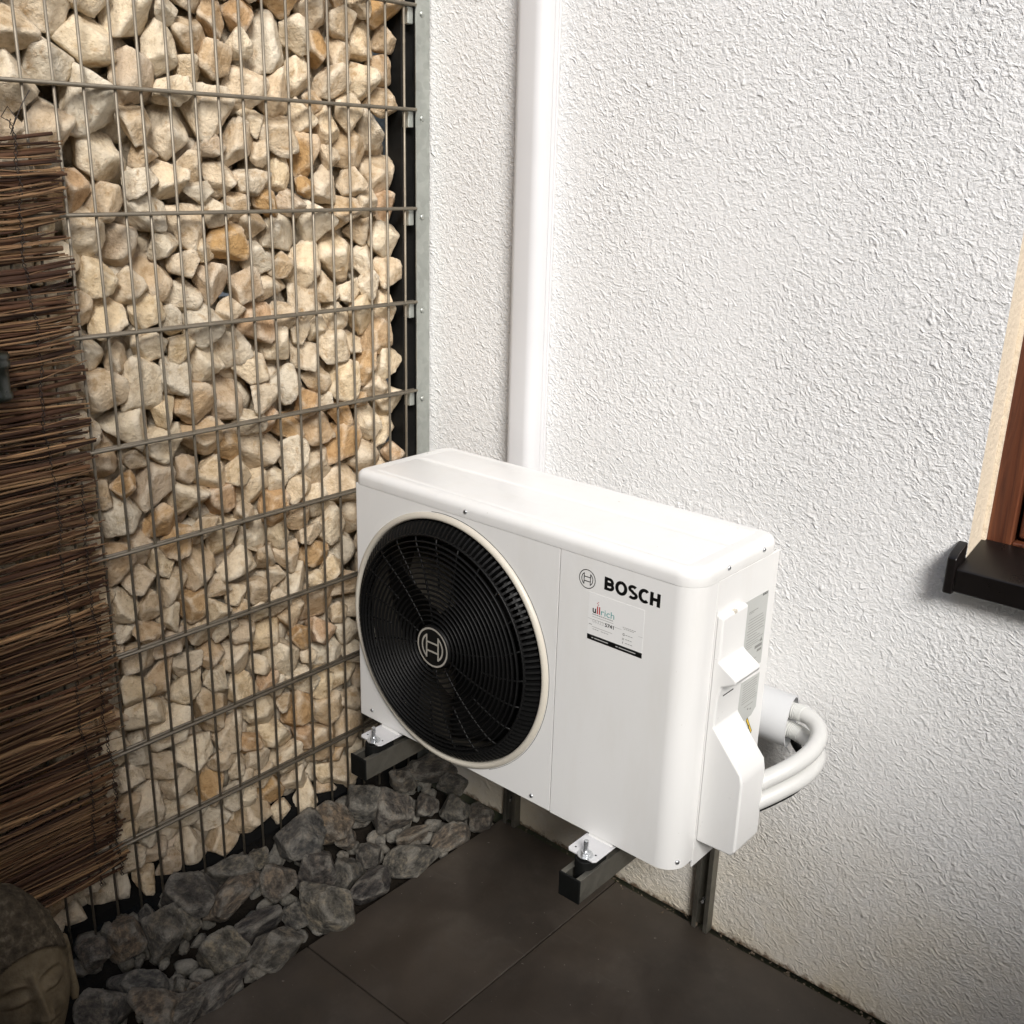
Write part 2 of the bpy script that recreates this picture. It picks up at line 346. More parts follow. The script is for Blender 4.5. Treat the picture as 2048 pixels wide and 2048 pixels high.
fr.build("frame", M_wood, win, bevel=.004)
sa = MB(); sa.box(WX+.051, WX+.12, .082, .14, WZ+.035, WT-.055).box(WR-.12, WR-.051, .082, .14, WZ+.035, WT-.055).box(WX+.12, WR-.12, .084, .14, WZ+.035, WZ+.105).box(WX+.12, WR-.12, .084, .14, WT-.12, WT-.055)
sa.build("sash", M_wood, win, bevel=.005)
MB().box(WX+.12, WR-.12, .11, .118, WZ+.10, WT-.12).build("pane", M_glass, win)
MB().box(WX+.0002, WX+.0065, .066, .078, WZ+.012, WT).build("sealant", M_reveal, win)
sill = MB().prism_x([(-.040, .906), (-.0375, .9035), (-.035, .906), (-.035, .938), (.071, .962), (.071, .968), (-.036, .945), (-.040, .942)], 1.2335, 2.42).build("window_sill", M_sill, wall, bevel=.0012)
MB().prism_x([(-.044, .900), (-.030, .899), (-.002, .902), (-.002, .93), (.071, .95), (.071, .992), (.02, .984), (-.034, .968), (-.044, .960)], 1.2175, 1.233).build("end_cap", M_sill, sill, bevel=.003)
wall_pb = None

# ------------------------------------------------------------------ unseen light blockers added behind and beside the camera
blocker = thing("back_light_blocker", "added unseen wall of dark boards behind the camera that shades the yard", "blocker", (0, BLOCK_Y, 0))
for k in range(BLOCK_N):
    MB().box(-.6+.145*k, -.46+.145*k, -.02, 0, .02, BLOCK_H).build("board", M_blocker, blocker)
side_blocker = thing("side_light_blocker", "added unseen block of dark boards on the right that shades the yard", "shade_blocker", (SIDE_X, 0, 0))  # added out of view to cut light from the right
for k in range(20):
    MB().box(0, .02, -.02-.145*(k+1), -.022-.145*k, .02, SIDE_H).build("board", M_blocker, side_blocker)
MB().box(-.05, 1.6, -3.0, -.02, SIDE_H, SIDE_H+.05).build("side_blocker_top", M_blocker, side_blocker)

# ------------------------------------------------------------------ drainpipe
dp = thing("pipe_trunking", "white plastic pipe trunking running up the wall from behind the heat pump", "trunking")
MB().box(.2725, .3535, -.0065, -.0012, .60, 4.1).build("base_plate", M_pvc, dp, bevel=.001)
tk = MB().prism_z(rrect(.2755, .3495, -.050, -.0066, (.021, .021, .002, .002), 8), .60, 4.1).build("cover", M_pvc, dp); tk.data.set_sharp_from_angle(angle=R(30))
for p in tk.data.polygons: p.use_smooth = len(p.vertices) == 4
MB().box(.3497, .3512, -.016, -.0066, .60, 4.1).build("cover_lip", M_pvc, dp)

# ------------------------------------------------------------------ rocks
def ico(level):
    bm = bmesh.new(); bmesh.ops.create_icosphere(bm, subdivisions=level, radius=1)
    v = np.array([q.co[:] for q in bm.verts]); f = [tuple(x.index for x in q.verts) for q in bm.faces]; bm.free()
    return v/np.linalg.norm(v, axis=1)[:, None], f
ICO = {k: ico(k) for k in (2, 3, 4)}
def rock(level, sd, npl=13, k=26, lo=.66, rough=.035):
    rg = np.random.default_rng(sd); v, f = ICO[level]
    n = rg.normal(size=(npl, 3)); n /= np.linalg.norm(n, axis=1)[:, None]
    for _ in range(12):                       # spread the facets
        d = n[:, None]-n[None]; q = (d**2).sum(-1)+np.eye(npl)*9; n = n+.04*(d/q[..., None]).sum(1)/npl*4; n /= np.linalg.norm(n, axis=1)[:, None]
    p = rg.uniform(lo, 1.0, npl); dn = v@n.T
    r = np.where(dn > .08, p/np.maximum(dn, .08), 9.0); r = np.minimum(r, 3)
    rs = -np.log(np.exp(-k*r).sum(1))/k
    rs = np.minimum(rs, 1.35)
    off = Vector(rg.uniform(-50, 50, 3))
    rs = rs*np.array([1+rough*noise.fractal(Vector(q)*2.2+off, .8, 2.1, 4 if level > 2 else 2) for q in v])
    P = v*rs[:, None]; P -= (P.max(0)+P.min(0))/2; P /= np.abs(P).max(0)
    return P, f
def mesh_of(name, P, f, m):
    me = bpy.data.meshes.new(name); me.from_pydata([tuple(x) for x in P], [], f); me.materials.append(m)
    me.polygons.foreach_set("use_smooth", [True]*len(me.polygons)); me.update(); return me
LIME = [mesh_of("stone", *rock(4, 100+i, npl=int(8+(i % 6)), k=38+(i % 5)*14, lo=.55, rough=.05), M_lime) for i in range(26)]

# ------------------------------------------------------------------ stone basket (gabion) wall
gab = thing("gabion_wall", "tall wire basket wall filled with cream and tan broken limestone", "gabion")
GX0 = -.010
def pack(y0, y1, z0, z1, rmin, rmax, seed, fill=1.0, it=260):
    rg = np.random.default_rng(seed); A = (y1-y0)*(z1-z0); rs = []
    a = 0
    while a < A*fill:
        r = rmin+(rmax-rmin)*rg.beta(1.6, 2.2); rs.append(r); a += math.pi*r*r
    rs = np.array(rs); P = np.c_[rg.uniform(y0, y1, len(rs)), rg.uniform(z0, z1, len(rs))]
    S = rs[:, None]+rs[None]
    for k in range(it):
        d = P[:, None]-P[None]; q = np.sqrt((d**2).sum(-1))+1e-9; np.fill_diagonal(q, 9)
        ov = np.maximum(S-q, 0); P += (d/q[..., None]*ov[..., None]).sum(1)*.28
        P[:, 0] = np.clip(P[:, 0], y0+rs*.8, y1-rs*.85); P[:, 1] = np.clip(P[:, 1], z0+rs*.75, z1)
    return P, rs
P1, R1 = pack(-1.30, -.064, .076, 2.12, .021, .052, 5, .99)
P2, R2 = pack(-1.30, -.062, .09, 2.12, .026, .048, 6, .95)
P3, R3 = pack(-1.30, -.060, .09, 2.12, .028, .048, 8, .95)
camv = Vector((1.7026, -1.6798, 1.5413))
def view_size(y, z, r):
    d = Vector((0, y, z))-camv; zc = d.dot(f_)
    px, py = 1024+2082.6*d.dot(r_)/zc, 1024-2082.6*d.dot(u_)/zc
    s = r*2082.6/zc
    if not (-30 < px < 2080 and -30 < py < 2080): return -s
    if y < -.86 and z < 1.55: return -s*.5
    if px > 712 and 905 < py < 1560: return -s
    return s
sz = [view_size(P1[i, 0], P1[i, 1], R1[i]) for i in range(len(R1))]
order = sorted(range(len(R1)), key=lambda i: -sz[i])
def euler_mat(rg): return np.array(Vector(rg.normal(size=3)).normalized().to_track_quat('Z', 'Y').to_matrix() @ Matrix.Rotation(rg.uniform(0, 6.28), 3, 'Z'))
rg = np.random.default_rng(21); mass = MB()
def place(i, y, z, r, xfront, single, level):
    e = rg.uniform(.80, 1.0), rg.uniform(.98, 1.30), rg.uniform(.86, 1.12)   # half sizes in units of r: depth-ish, long, mid
    S3 = np.array([e[0]*r*.95, e[1]*r, e[2]*r]); ang = rg.uniform(-.9, .9)+rg.choice([0, 1.57], p=[.5, .5])
    Rx = np.array(Matrix.Rotation(ang, 3, 'X')) @ np.array(Matrix.Rotation(rg.uniform(-.35, .35), 3, 'Y')) @ np.array(Matrix.Rotation(rg.uniform(-.35, .35), 3, 'Z'))
    if single:
        me = LIME[int(rg.integers(len(LIME)))]; o = bpy.data.objects.new("stone", me)
        V = np.array([v.co[:] for v in me.vertices][::7])
    else:
        PP, ff = rock(level, int(rg.integers(1e6)) % 40+500, npl=10, k=40, rough=.02, lo=.58); V = PP
    q = np.array(Matrix.Rotation(rg.choice([0, math.pi/2, math.pi, -math.pi/2]), 3, 'Y') @ Matrix.Rotation(rg.choice([0, math.pi/2, math.pi]), 3, 'Z'))
    M3 = Rx @ np.diag(S3) @ q
    W = V @ M3.T; cx = xfront-W[:, 0].max(); t = np.array((cx, y, z))
    if single:
        M4 = Matrix([list(M3[k])+[t[k]] for k in range(3)]+[[0, 0, 0, 1]]); o.matrix_world = M4; link(o, gab); o.matrix_world = M4
    else: mass.add(W+t, ff)
single_set = set(order[:298])
_cache = {}
_rock = rock
def rock(level, sd, **kw):
    key = (level, sd, kw.get('npl'))
    if key not in _cache: _cache[key] = _rock(level, sd, **kw)
    return _cache[key]
for i in range(len(R1)):
    xf = GX0-rg.uniform(0, .010)-(.012 if rg.random() < .25 else 0)
    place(i, P1[i, 0], P1[i, 1], R1[i]*1.03, xf, i in single_set, 3)
for i in range(len(R2)): place(i, P2[i, 0], P2[i, 1], R2[i]*1.05, -.060-rg.uniform(0, .018), False, 2)
for i in range(len(R3)): place(i, P3[i, 0], P3[i, 1], R3[i]*1.08, -.115-rg.uniform(0, .015), False, 2)
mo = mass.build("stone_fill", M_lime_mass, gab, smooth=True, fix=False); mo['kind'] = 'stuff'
# wires: double rod mesh, 50 x 200 mm
vm = MB().tube([(0, 0, .055), (0, 0, 2.12)], .0027, 8).build("vertical_wire", M_wire, gab, smooth=True)
vm.location = (0, -.0739, 0)
for k in range(1, 26):
    o = vm.copy(); link(o, gab); o.location = (0, -.0739-.05*k, 0)
    o.rotation_euler = (R(random.uniform(-.12, .12)), 0, 0)
hm = MB().tube([(0, -1.36, 0), (0, -.0450, 0)], .0033, 8).build("horizontal_wire", M_wire, gab, smooth=True)
first = True
for h_ in range(-1, 9):
    for x in (.0058, -.0058):
        o = hm if first else hm.copy()
        if not first: link(o, gab)
        first = False; o.location = (x, 0, 1.839-.2*h_)
bk = MB()
for k in range(26): bk.tube([(-.2, -.0739-.05*k, .055), (-.2, -.0739-.05*k, 2.12)], .0027, 6)
for h_ in range(-1, 9): bk.tube([(-.2, -1.36, 1.839-.2*h_), (-.2, -.036, 1.839-.2*h_)], .0033, 6)
bk.build("rear_mesh", M_wire, gab, smooth=True)
post = MB().box(-.075, -.0225, -.060, -.004, -.04, 2.3).build("post", metal("post_steel", (.03, .03, .029), .6), gab, bevel=.003)
strip = MB().box(.0005, .0040, -.0435, -.0035, -.03, 2.25).build("cover_strip", M_galv, gab, bevel=.0008)
MB().tube([(-.03, -.0500, .03), (-.03, -.0500, 2.2)], .0055, 10).build("post_rod", M_wire, gab, smooth=True)
sc = MB().lathe_y(0, 0, [(0.0001, 0.0035), (.003, .0033), (.0055, .002), (.0068, 0), (.0001, 0)], 14).build("strip_screw", M_galv, gab, smooth=True)
cl = MB().box(-.016, .0035, -.016, -.0005, -.022, .010).build("clamp", M_galv, gab, bevel=.002)
for k in range(-1, 10):
    z_ = 1.824-.2018*k
    a, b = (sc, cl) if k == -1 else (sc.copy(), cl.copy())
    if k != -1: link(a, gab); link(b, gab)
    a.location = (.0041, -.026, z_); a.rotation_euler = (0, 0, R(-90)); b.location = (-.006, -.0440, 1.839-.2*k-.014)
MB().box(-.19, -.030, -1.3, -.06, .060, .084).build("gap_shade_strip", M_dark, gab)  # black strip standing in for shade in the gap under the stones

# ------------------------------------------------------------------ dark rocks in the bed
SLM = [mesh_of("dark_rock", *rock(4, 300+i, npl=9+(i % 5), k=45+(i % 4)*15, rough=.06, lo=.58), M_slate) for i in range(16)]
BED=[
(0.24,-0.285,0.0708,0.0398,1.41,'long rounded dark rock lying against the patio tile edge'),
(0.093,-0.219,0.0694,0.0546,2.4,'big dark rock with one flat smooth face pointing up'),
(0.129,-0.132,0.0474,0.0271,2.36,'narrow upright dark rock right of the flat-faced one'),
(0.187,-0.095,0.0459,0.0368,2.33,'squarish dark rock with cream streaks near the house wall'),
(0.238,-0.055,0.0472,0.0319,2.3,'dark brown rock closest to the left bracket rail'),
(0.245,-0.175,0.0588,0.0301,1.29,'low brownish rock wedged along the tile edge near the wall'),
(0.178,-0.232,0.0458,0.0248,1.43,'small flat rock in front of the flat-faced rock'),
(0.043,-0.052,0.0789,0.038,0.91,'long flat rock under the left end of the heat pump'),
(0.048,-0.271,0.0523,0.0471,1.79,'dark speckled rock just below the left bracket arm'),
(0.05,-0.36,0.0679,0.0499,-0.25,'leaning dark slab touching the stone basket'),
(0.118,-0.468,0.0616,0.0448,2.49,'large round veined rock in the middle of the bed'),
(0.172,-0.424,0.0591,0.038,2.45,'pale-veined upright rock right of the large round one'),
(0.152,-0.345,0.0431,0.0299,2.43,'small very dark rock sunk between larger ones'),
(0.243,-0.42,0.065,0.0353,1.62,'pale grey rough rock slanting along the tile edge'),
(0.232,-0.532,0.0619,0.0547,1.01,'big grey boulder with a white vein by the tile edge'),
(0.039,0.007,0.032,0.0348,0.76,'small upright rock in the shade under the unit near the wall'),
(0.037,-0.065,0.0436,0.0278,1.07,'small dark rock hidden below the left bracket arm'),
(0.051,-0.732,0.0648,0.0518,1.32,'wide grey rock with a white speck close to the basket'),
(0.041,-0.625,0.0596,0.0357,1.92,'slanting dark rock beside the bottom of the basket'),
(0.055,-0.469,0.0673,0.0582,1.82,'large greenish black rock leaning on the basket'),
(0.08,-0.659,0.0741,0.0356,1.8,'long olive grey rough rock lying diagonally'),
(0.109,-0.564,0.0455,0.0392,2.53,'blocky dark grey rock in the middle of the bed'),
(0.166,-0.663,0.0584,0.0309,1.54,'flat dark grey rock below the blocky one'),
(0.189,-0.581,0.0349,0.0297,2.51,'small dark rock left of the big veined boulder'),
(0.074,-0.824,0.0577,0.0424,2.66,'upright greenish grey rock beside the statue side of the bed'),
(0.076,-0.773,0.0369,0.033,0.75,'rugged dark rock with pale chips on its lower edge'),
(0.042,-0.886,0.0531,0.0362,2.7,'upright purple grey rock next to the basket foot'),
(0.187,-0.759,0.053,0.0501,0.87,'large smooth grey rock with a white dot on top'),
(0.238,-0.678,0.0598,0.0436,1.62,'grey rock with a curved white vein at the tile edge'),
(0.046,-0.953,0.0428,0.036,2.73,'round dark rock right beside the statue head'),
(0.143,-0.92,0.0578,0.0413,1.0,'wide dark rock with pale crystalline patches'),
(0.188,-0.861,0.036,0.025,2.65,'small rock with a bright white facet'),
(0.247,-0.809,0.0786,0.0281,1.62,'long thin rock with white streaks along the tile edge'),
(0.161,-1.005,0.0506,0.048,0.74,'round dark rock with a big cream patch on top'),
(0.23,-0.929,0.0561,0.044,0.99,'broad dark rock at the front of the bed'),
(0.032,-0.831,0.0294,0.0206,2.68,'small dark rock with a pale round tip'),
(0.036,-0.565,0.0268,0.0285,0.75,'small brown black rock between two slanting rocks'),
(0.224,-0.843,0.0253,0.0211,2.63,'small dark rock half buried behind the long streaked one'),
(0.06,-0.474,0.0295,0.0316,0.75,'small dark rock between the basket slab and the round rock'),
(0.087,-0.36,0.028,0.0299,0.75,'small dark rock behind the pale-veined upright one'),
(0.038,-0.129,0.0358,0.0302,0.76,'small dark rock tucked under the bracket arm end'),
(0.104,-0.018,0.0435,0.0332,0.76,'dark rock in the shade below the fan against the wall'),
(0.245,-0.883,0.0517,0.031,1.49,'dark rock at the front edge of the bed by the tile'),
]

for i, (x, y, L_, d_, yaw, lab) in enumerate(BED):
    rb = random.Random(i*7+3)
    o = bpy.data.objects.new("dark_rock", SLM[i % len(SLM)]); C.objects.link(o)
    hz = min(L_, d_)*rb.uniform(.88, 1.08); 
    o.location = (x, y, hz*.52-.004+rb.uniform(0, .008)+(.058*max(0, (.15-x)/.13)))
    o.rotation_euler = (R(rb.uniform(-14, 14)), R(rb.uniform(-14, 14)), yaw); o.scale = (L_*1.02, d_*1.04, hz)
    tag(o, lab, "stone", "dark rocks in the bed beside the patio")
fl = MB(); rg = np.random.default_rng(77)
for k in range(250):
    s = rg.uniform(.012, .026); PP, ff = rock(2, int(k % 30)+800, npl=11)
    M3 = np.array(Matrix.Rotation(rg.uniform(0, 6), 3, 'Z') @ Matrix.Rotation(rg.uniform(0, 6), 3, 'X')) @ np.diag((s, s*.8, s*.65))
    fl.add(PP@M3.T+np.array((rg.uniform(.012, .25), rg.uniform(-1.6, -.02), rg.uniform(-.028, .004))), ff)
for k in range(110):
    s = rg.uniform(.016, .032); PP, ff = rock(2, int(k % 30)+800, npl=11)
    M3 = np.array(Matrix.Rotation(rg.uniform(0, 6), 3, 'Z') @ Matrix.Rotation(rg.uniform(0, 6), 3, 'X')) @ np.diag((s, s*.8, s*.7))
    fl.add(PP@M3.T+np.array((rg.uniform(-.012, .040), rg.uniform(-1.5, -.03), rg.uniform(.0, .058))), ff)
tag(fl.build("small_dark_rubble", M_slate_mass, smooth=True, fix=False), kind='stuff')

# ------------------------------------------------------------------ brushwood screen
mat_ = thing("brushwood_screen", "brown brushwood screen of bound twigs hung over the left of the stone basket", "screen")
rt = random.Random(4); z_ = .20; n_t = 0; sag0 = 0
twigs = []
while z_ < 1.55 and n_t < 299:
    d = rt.choice([.0014, .0017, .0020, .0024, .0024, .0028, .0032, .0038, .0046, .0060 if rt.random() < .5 else .002]); z_ += d*.9
    twigs.append((z_, d, rt.uniform(.010, .022), False)); z_ += d*rt.uniform(.45, .95); n_t += 1
for k in range(190): twigs.append((rt.uniform(.21, 1.545), rt.choice([.0011, .0014, .0018, .0024]), rt.uniform(.010, .028), True))
thin_mb = MB()
for (z0, d, x0, thin) in twigs:
    ye = -.842+rt.uniform(-.018, .014)-(.03 if rt.random() < .12 else 0)-.02*(z0 < .5)
    sl = rt.gauss(0, .006)+(.010 if z0 > 1.2 else .003); bow = rt.gauss(0, .008); pts = []; rad = []
    n_ = 9
    for i in range(n_+1):
        t = i/n_; y = ye-(1.45+ye+.4)*t if False else ye+(-1.55-ye)*t
        kz = sl*max(0, 1-t*5)**1.5*1.0+bow*math.sin(t*9+z0*40)*.6+rt.gauss(0, .0008)
        pts.append((x0+(.0 if not thin else .002)+.003*math.sin(t*7+z0*31), y, z0+kz)); rad.append(d*(.72+.28*min(1, t*6))*rt.uniform(.93, 1.07))
    if thin: thin_mb.tube(pts, rad, 6)
    else: MB().tube(pts, rad, 7).build("twig", M_twig, mat_, smooth=True, fix=False)
tw = thin_mb.build("fine_twigs", M_twig, mat_, smooth=True, fix=False); tw['kind'] = 'stuff'
for y0 in (-.913, -.868, -1.12, -1.32):
    for s in (1, -1):
        pts = []; zz = .19
        while zz < 1.585:
            pts.append((.0215+.0045*s*math.cos(zz*520)+.003, y0+.004*math.sin(zz*23+y0*9)+.002*math.sin(zz*90)+.0012*s, zz)); zz += .004
        if y0 == -.868: pts = [p for p in pts if p[2] < 1.0]
        MB().tube(pts, .0008, 5).build("binding_wire", M_tie, mat_, smooth=True, fix=False)
MB().tube([(.024, -.914, 1.56), (.028, -.905, 1.585), (.02, -.912, 1.60), (.012, -.92, 1.585), (.02, -.905, 1.575), (.022, -.89, 1.605), (.026, -.878, 1.625)], .0009, 5).build("wire_end", M_tie, mat_, smooth=True)
# dark glass jar lantern hanging on the screen
jar = thing("lantern", "dark green ribbed glass lantern hanging at the left edge in front of the twigs", "lantern", (.062, -1.004, 1.168))
pr = [(0, .0), (.022, .0), (.026, .004), (.026, .010), (.0235, .014), (.0235, .050), (.027, .053), (.0275, .060), (.025, .064), (.0275, .067), (.026, .074), (0, .076)]
vs = []; fs = []; nn = 28
for k in range(nn):
    q = 2*math.pi*k/nn
    for (rr, zz) in pr: vs.append((rr*math.cos(q), rr*math.sin(q), zz))
for k in range(nn):
    for j in range(len(pr)-1): a = k*len(pr); b = ((k+1) % nn)*len(pr); fs.append((a+j, b+j, b+j+1, a+j+1))
MB().add(vs, fs).build("jar", M_jar, jar, smooth=True)
MB().tube([(-.02, 0, .07), (-.018, 0, .11), (-.032, 0, .15)], .0012, 6).build("hook", M_tie, jar, smooth=True)

# ------------------------------------------------------------------ statue head
def statue():
    nu, nv = 260, 210; V = []; HF = []; A, B, H = .083, .092, .150
    def gs(x, s): return math.exp(-(x/s)**2)
    for j in range(nv+1):
        ph = math.pi*j/nv; 
        for i in range(nu):
            th = 2*math.pi*i/nu        # th=0 is the face direction
            cz = math.cos(ph); sz_ = math.sin(ph)
            a = th if th < math.pi else th-2*math.pi      # signed azimuth
            zz = H*cz
            taper = 1.0-(.20*max(0, -cz)**1.6)            # chin narrower
            rad = (abs(sz_)**.82)
            x = B*rad*math.cos(th)*taper; y = A*rad*math.sin(th)*(1.0-.26*max(0, -cz)**1.5)
            s = y; face = 1.0 if abs(a) < 1.5 else 0.0
            dx = 0.0
            if face:
                u = y; v = zz
                hair = v > .066-.040*abs(u/.07)**2.2
                # brow arcs, eyes, nose, mouth
                for sg in (1, -1):
                    q = (u*sg-.030)/.026; arc = .026-.012*q*q
                    if -1.25 < q < 1.25: dx += .0040*gs(v-arc, .0038)*max(0, 1-abs(q)/1.3)
                    dx -= .0065*gs((u*sg-.029), .021)*gs(v-.013, .010)
                    dx += .0075*gs((u*sg-.030), .018)*gs(v-.002, .0085)
                    dx -= .0030*gs((u*sg-.030), .020)*gs(v+.0085-.003*abs(q), .0022)
                    dx += .006*gs((u*sg-.040), .024)*gs(v+.035, .026)
                    dx += .0065*gs((u*sg-.0105), .0065)*gs(v+.040, .0075)
                w_ = .0055+.0075*max(0, min(1, (.028-v)/.07))
                if v < .034: dx += (.004+.020*max(0, min(1, (.034-v)/.072)))*gs(u, w_)*(1 if v > -.040 else gs(v+.040, .0055))
                dx += .0065*gs(u, .020)*gs(v+.060-.10*u*u*10, .0048)
                dx += .0070*gs(u, .016)*gs(v+.071, .0050)
                dx -= .0035*gs(u, .023)*gs(v+.0655, .0020)
                dx += .008*gs(u, .022)*gs(v+.098, .018)
                x += dx*1.35
            else: hair = v_hair = True if zz > -.03 else False
            if face and not hair: pass
            k = 0
            if hair:
                cell = noise.cell_vector(Vector((0, 0, 0)))
                vv = Vector((x, y, zz))*66; dmin = 9
                b0 = [math.floor(c) for c in vv]
                for ix in (-1, 0, 1):
                    for iy in (-1, 0, 1):
                        for iz in (-1, 0, 1):
                            c0 = Vector((b0[0]+ix, b0[1]+iy, b0[2]+iz)); cp = c0+Vector((.5, .5, .5))+(noise.random_unit_vector() if False else Vector(((c0.x*.37+c0.y*.71) % 1-.5, (c0.y*.53+c0.z*.29) % 1-.5, (c0.z*.61+c0.x*.43) % 1-.5)))*.5
                            dmin = min(dmin, (vv-cp).length)
                f = 1.035+.085*max(0, 1-dmin*1.1)
                x *= f; y *= f; zz *= 1.03
            if cz > .80: zz += .012*(cz-.8)/.2
            V.append((x, y, zz+H)); HF.append(hair)
    F = []
    for j in range(nv):
        for i in range(nu): F.append((j*nu+i, (j+1)*nu+i, (j+1)*nu+(i+1) % nu, j*nu+(i+1) % nu))
    return V, F, HF
sh = thing("statue_head", "weathered brown stone head statue with closed eyes and curled hair", "statue", (.146, -1.118, .012))
V, F, HF = statue(); hd = MB().add(V, F).build("head", M_statue, sh, smooth=True, fix=False)
hd.data.materials.append(M_hair)
for p in hd.data.polygons:
    if HF[p.vertices[0]]: p.material_index = 1
hd.rotation_euler = (R(2), R(-15), R(0)); hd.scale = (1.04, 1.04, 1.04)
for sg in (1, -1):
    pts = [(.008, sg*.083, .165), (.000, sg*.094, .175), (-.010, sg*.096, .150), (-.006, sg*.093, .110), (.0, sg*.088, .075), (.004, sg*.085, .060)]
    e = MB().tube(pts, [.006, .010, .011, .009, .010, .006], 10).build("ear", M_statue, sh, smooth=True); e.rotation_euler = hd.rotation_euler

# ------------------------------------------------------------------ wall brackets
def bracket(x0, label):
    b = thing("wall_bracket", label, "bracket", (x0, 0, 0), "steel brackets carrying the heat pump")
    W = .0375; y0 = -.0225                       # rail: open channel with lips
    ra = MB()
    ra.prism_z([(0, -.0008), (0, y0), (.010, y0), (.010, y0+.0022), (.0024, y0+.0022), (.0024, -.003), (W-.0024, -.003), (W-.0024, y0+.0022), (W-.010, y0+.0022), (W-.010, y0), (W, y0), (W, -.0008)], .0005, .86)
    ra.build("rail", M_railm, b, bevel=.0006)
    for zz in (.07, .30):
        MB().tube([(W/2, -.003, zz), (W/2, -.0085, zz)], .0065, 6).tube([(W/2, -.0085, zz), (W/2, -.019, zz)], .0032, 10).build("rail_bolt", M_zinc, b)
    X0, X1 = -.0075, .0355; zb, zt = .355, .400; t = .0024
    MB().prism_y([(X0, zb), (X1, zb), (X1, zt), (X1-.010, zt), (X1-.010, zt-t), (X1-t, zt-t), (X1-t, zb+t), (X0+t, zb+t), (X0+t, zt-t), (X0+.010, zt-t), (X0+.010, zt), (X0, zt)], -.486, -.0225).build("arm", M_railm, b, bevel=.0006)
    MB().box(X0-.001, X1+.001, -.4905, -.4862, zb-.001, zt+.001).build("end_cap", M_rubber, b, bevel=.002)
    for yy in (-.447, -.165):
        MB().tube([(.014, yy, .371), (.014, yy, .4165)], .0178, 24).box(-.0035, .0315, yy-.006, yy+.040, .380, .4160).build("rubber_mount", M_rubber, b, bevel=.002)
        MB().tube([(.014, yy, .4203), (.014, yy, .4222)], .0140, 24).build("washer", M_zinc, b, bevel=.0005)
        MB().tube([(.014, yy, .4222), (.014, yy, .4290)], .0082, 6).build("nut", M_zinc, b, bevel=.0006)
        MB().tube([(.014, yy, .4288), (.0146, yy, .4500)], .0044, 12).build("bolt", M_zinc, b, bevel=.0006)
    return b
bracket(.2795, "left steel wall bracket with rail and arm over the dark rocks")
bracket(.8185, "right steel wall bracket standing on the patio tiles")

# ------------------------------------------------------------------ heat pump
hp = thing("heat_pump", "white wall mounted outdoor heat pump with a round black fan guard", "heat pump", (0, 0, 0))
X0, X1, Y0, Y1, Z0, ZC, ZT = .197, .978, -.400, -.140, .4285, .936, .9665
SX = .7145                                     # seam
FX, FZ, FR = .447, .6755, .2425
def rect_hit(a, x0, x1, z0, z1):
    c, s = math.cos(a), math.sin(a); t = 9
    if c > 1e-9: t = min(t, (x1-FX)/c)
    if c < -1e-9: t = min(t, (x0-FX)/c)
    if s > 1e-9: t = min(t, (z1-FZ)/s)
    if s < -1e-9: t = min(t, (z0-FZ)/s)
    return FX+c*t, FZ+s*t
px0, px1, pz1 = X0+.0065, SX-.0013, ZC-.0003
angs = [2*math.pi*i/144 for i in range(144)]+[math.atan2(zz-FZ, xx-FX) % (2*math.pi) for xx in (px0, px1) for zz in (Z0, pz1)]
angs = sorted(angs); n = len(angs); vs = []
for a in angs:
    hx, hz = rect_hit(a, px0, px1, Z0, pz1)
    vs += [(FX+FR*math.cos(a), Y0, FZ+FR*math.sin(a)), (hx, Y0, hz), (FX+FR*math.cos(a), Y0+.02, FZ+FR*math.sin(a)), (hx, Y0+.004, hz)]
fs = []
for i in range(n):
    j = (i+1) % n; fs += [(4*i, 4*i+1, 4*j+1, 4*j), (4*i, 4*j, 4*j+2, 4*i+2), (4*i+1, 4*i+3, 4*j+3, 4*j+1)]
fp = MB().add(vs, fs)
# rounded left corner and left side of the casing
pl = [(px0, Y0)]+[(X0+.0065+.0065*math.cos(R(a)), Y0+.0065+.0065*math.sin(R(a))) for a in (262, 250, 235, 220, 205, 190, 180)]+[(X0, Y1)]
nn = len(pl); fp.add([(x, y, Z0) for x, y in pl]+[(x, y, pz1) for x, y in pl], [(i, i+1, nn+i+1, nn+i) for i in range(nn-1)])
fp.build("fan_panel", M_white, hp, fix=False)
for o in [hp.children[-1]]:
    for p in o.data.polygons: p.use_smooth = False
# service panel wrapping round the right corner
CR = .040
def strip_panel(path, z0, z1, t, name, parent=hp, bev=.0008):
    P = [Vector((x, y)) for x, y in path]; inn = []
    for i, p in enumerate(P):
        d = (P[min(i+1, len(P)-1)]-P[max(i-1, 0)]).normalized(); inn.append(p+Vector((-d.y, d.x))*t)
    poly = [tuple(p) for p in P]+[tuple(p) for p in reversed(inn)]
    return MB().prism_z(poly, z0, z1).build(name, M_white, parent, bevel=bev, seg=2)
arc = [(X1-CR+CR*math.cos(R(a)), Y0+CR+CR*math.sin(R(a))) for a in range(270, 361, 6)]
svc = strip_panel([(SX+.0012, Y0)]+arc+[(X1, -.3405)], .4270, pz1, .0022, "service_panel", bev=0)
for p in svc.data.polygons: p.use_smooth = len(p.vertices) == 4
svc.data.set_sharp_from_angle(angle=R(30))
side = MB().box(X1-.004, X1, -.3395, Y1, .411, pz1).build("side_panel", M_white, hp, bevel=.0012)
MB().box(X0+.002, X1-.004, Y1-.004, Y1-.001, Z0, pz1).build("rear_panel", M_white, hp)
MB().prism_z(rrect(X0+.004, X1-.006, Y0+.045, Y1-.002, (.01, .035, .005, .005)), .411, .4283).build("base_pan", M_white, hp, bevel=.001)
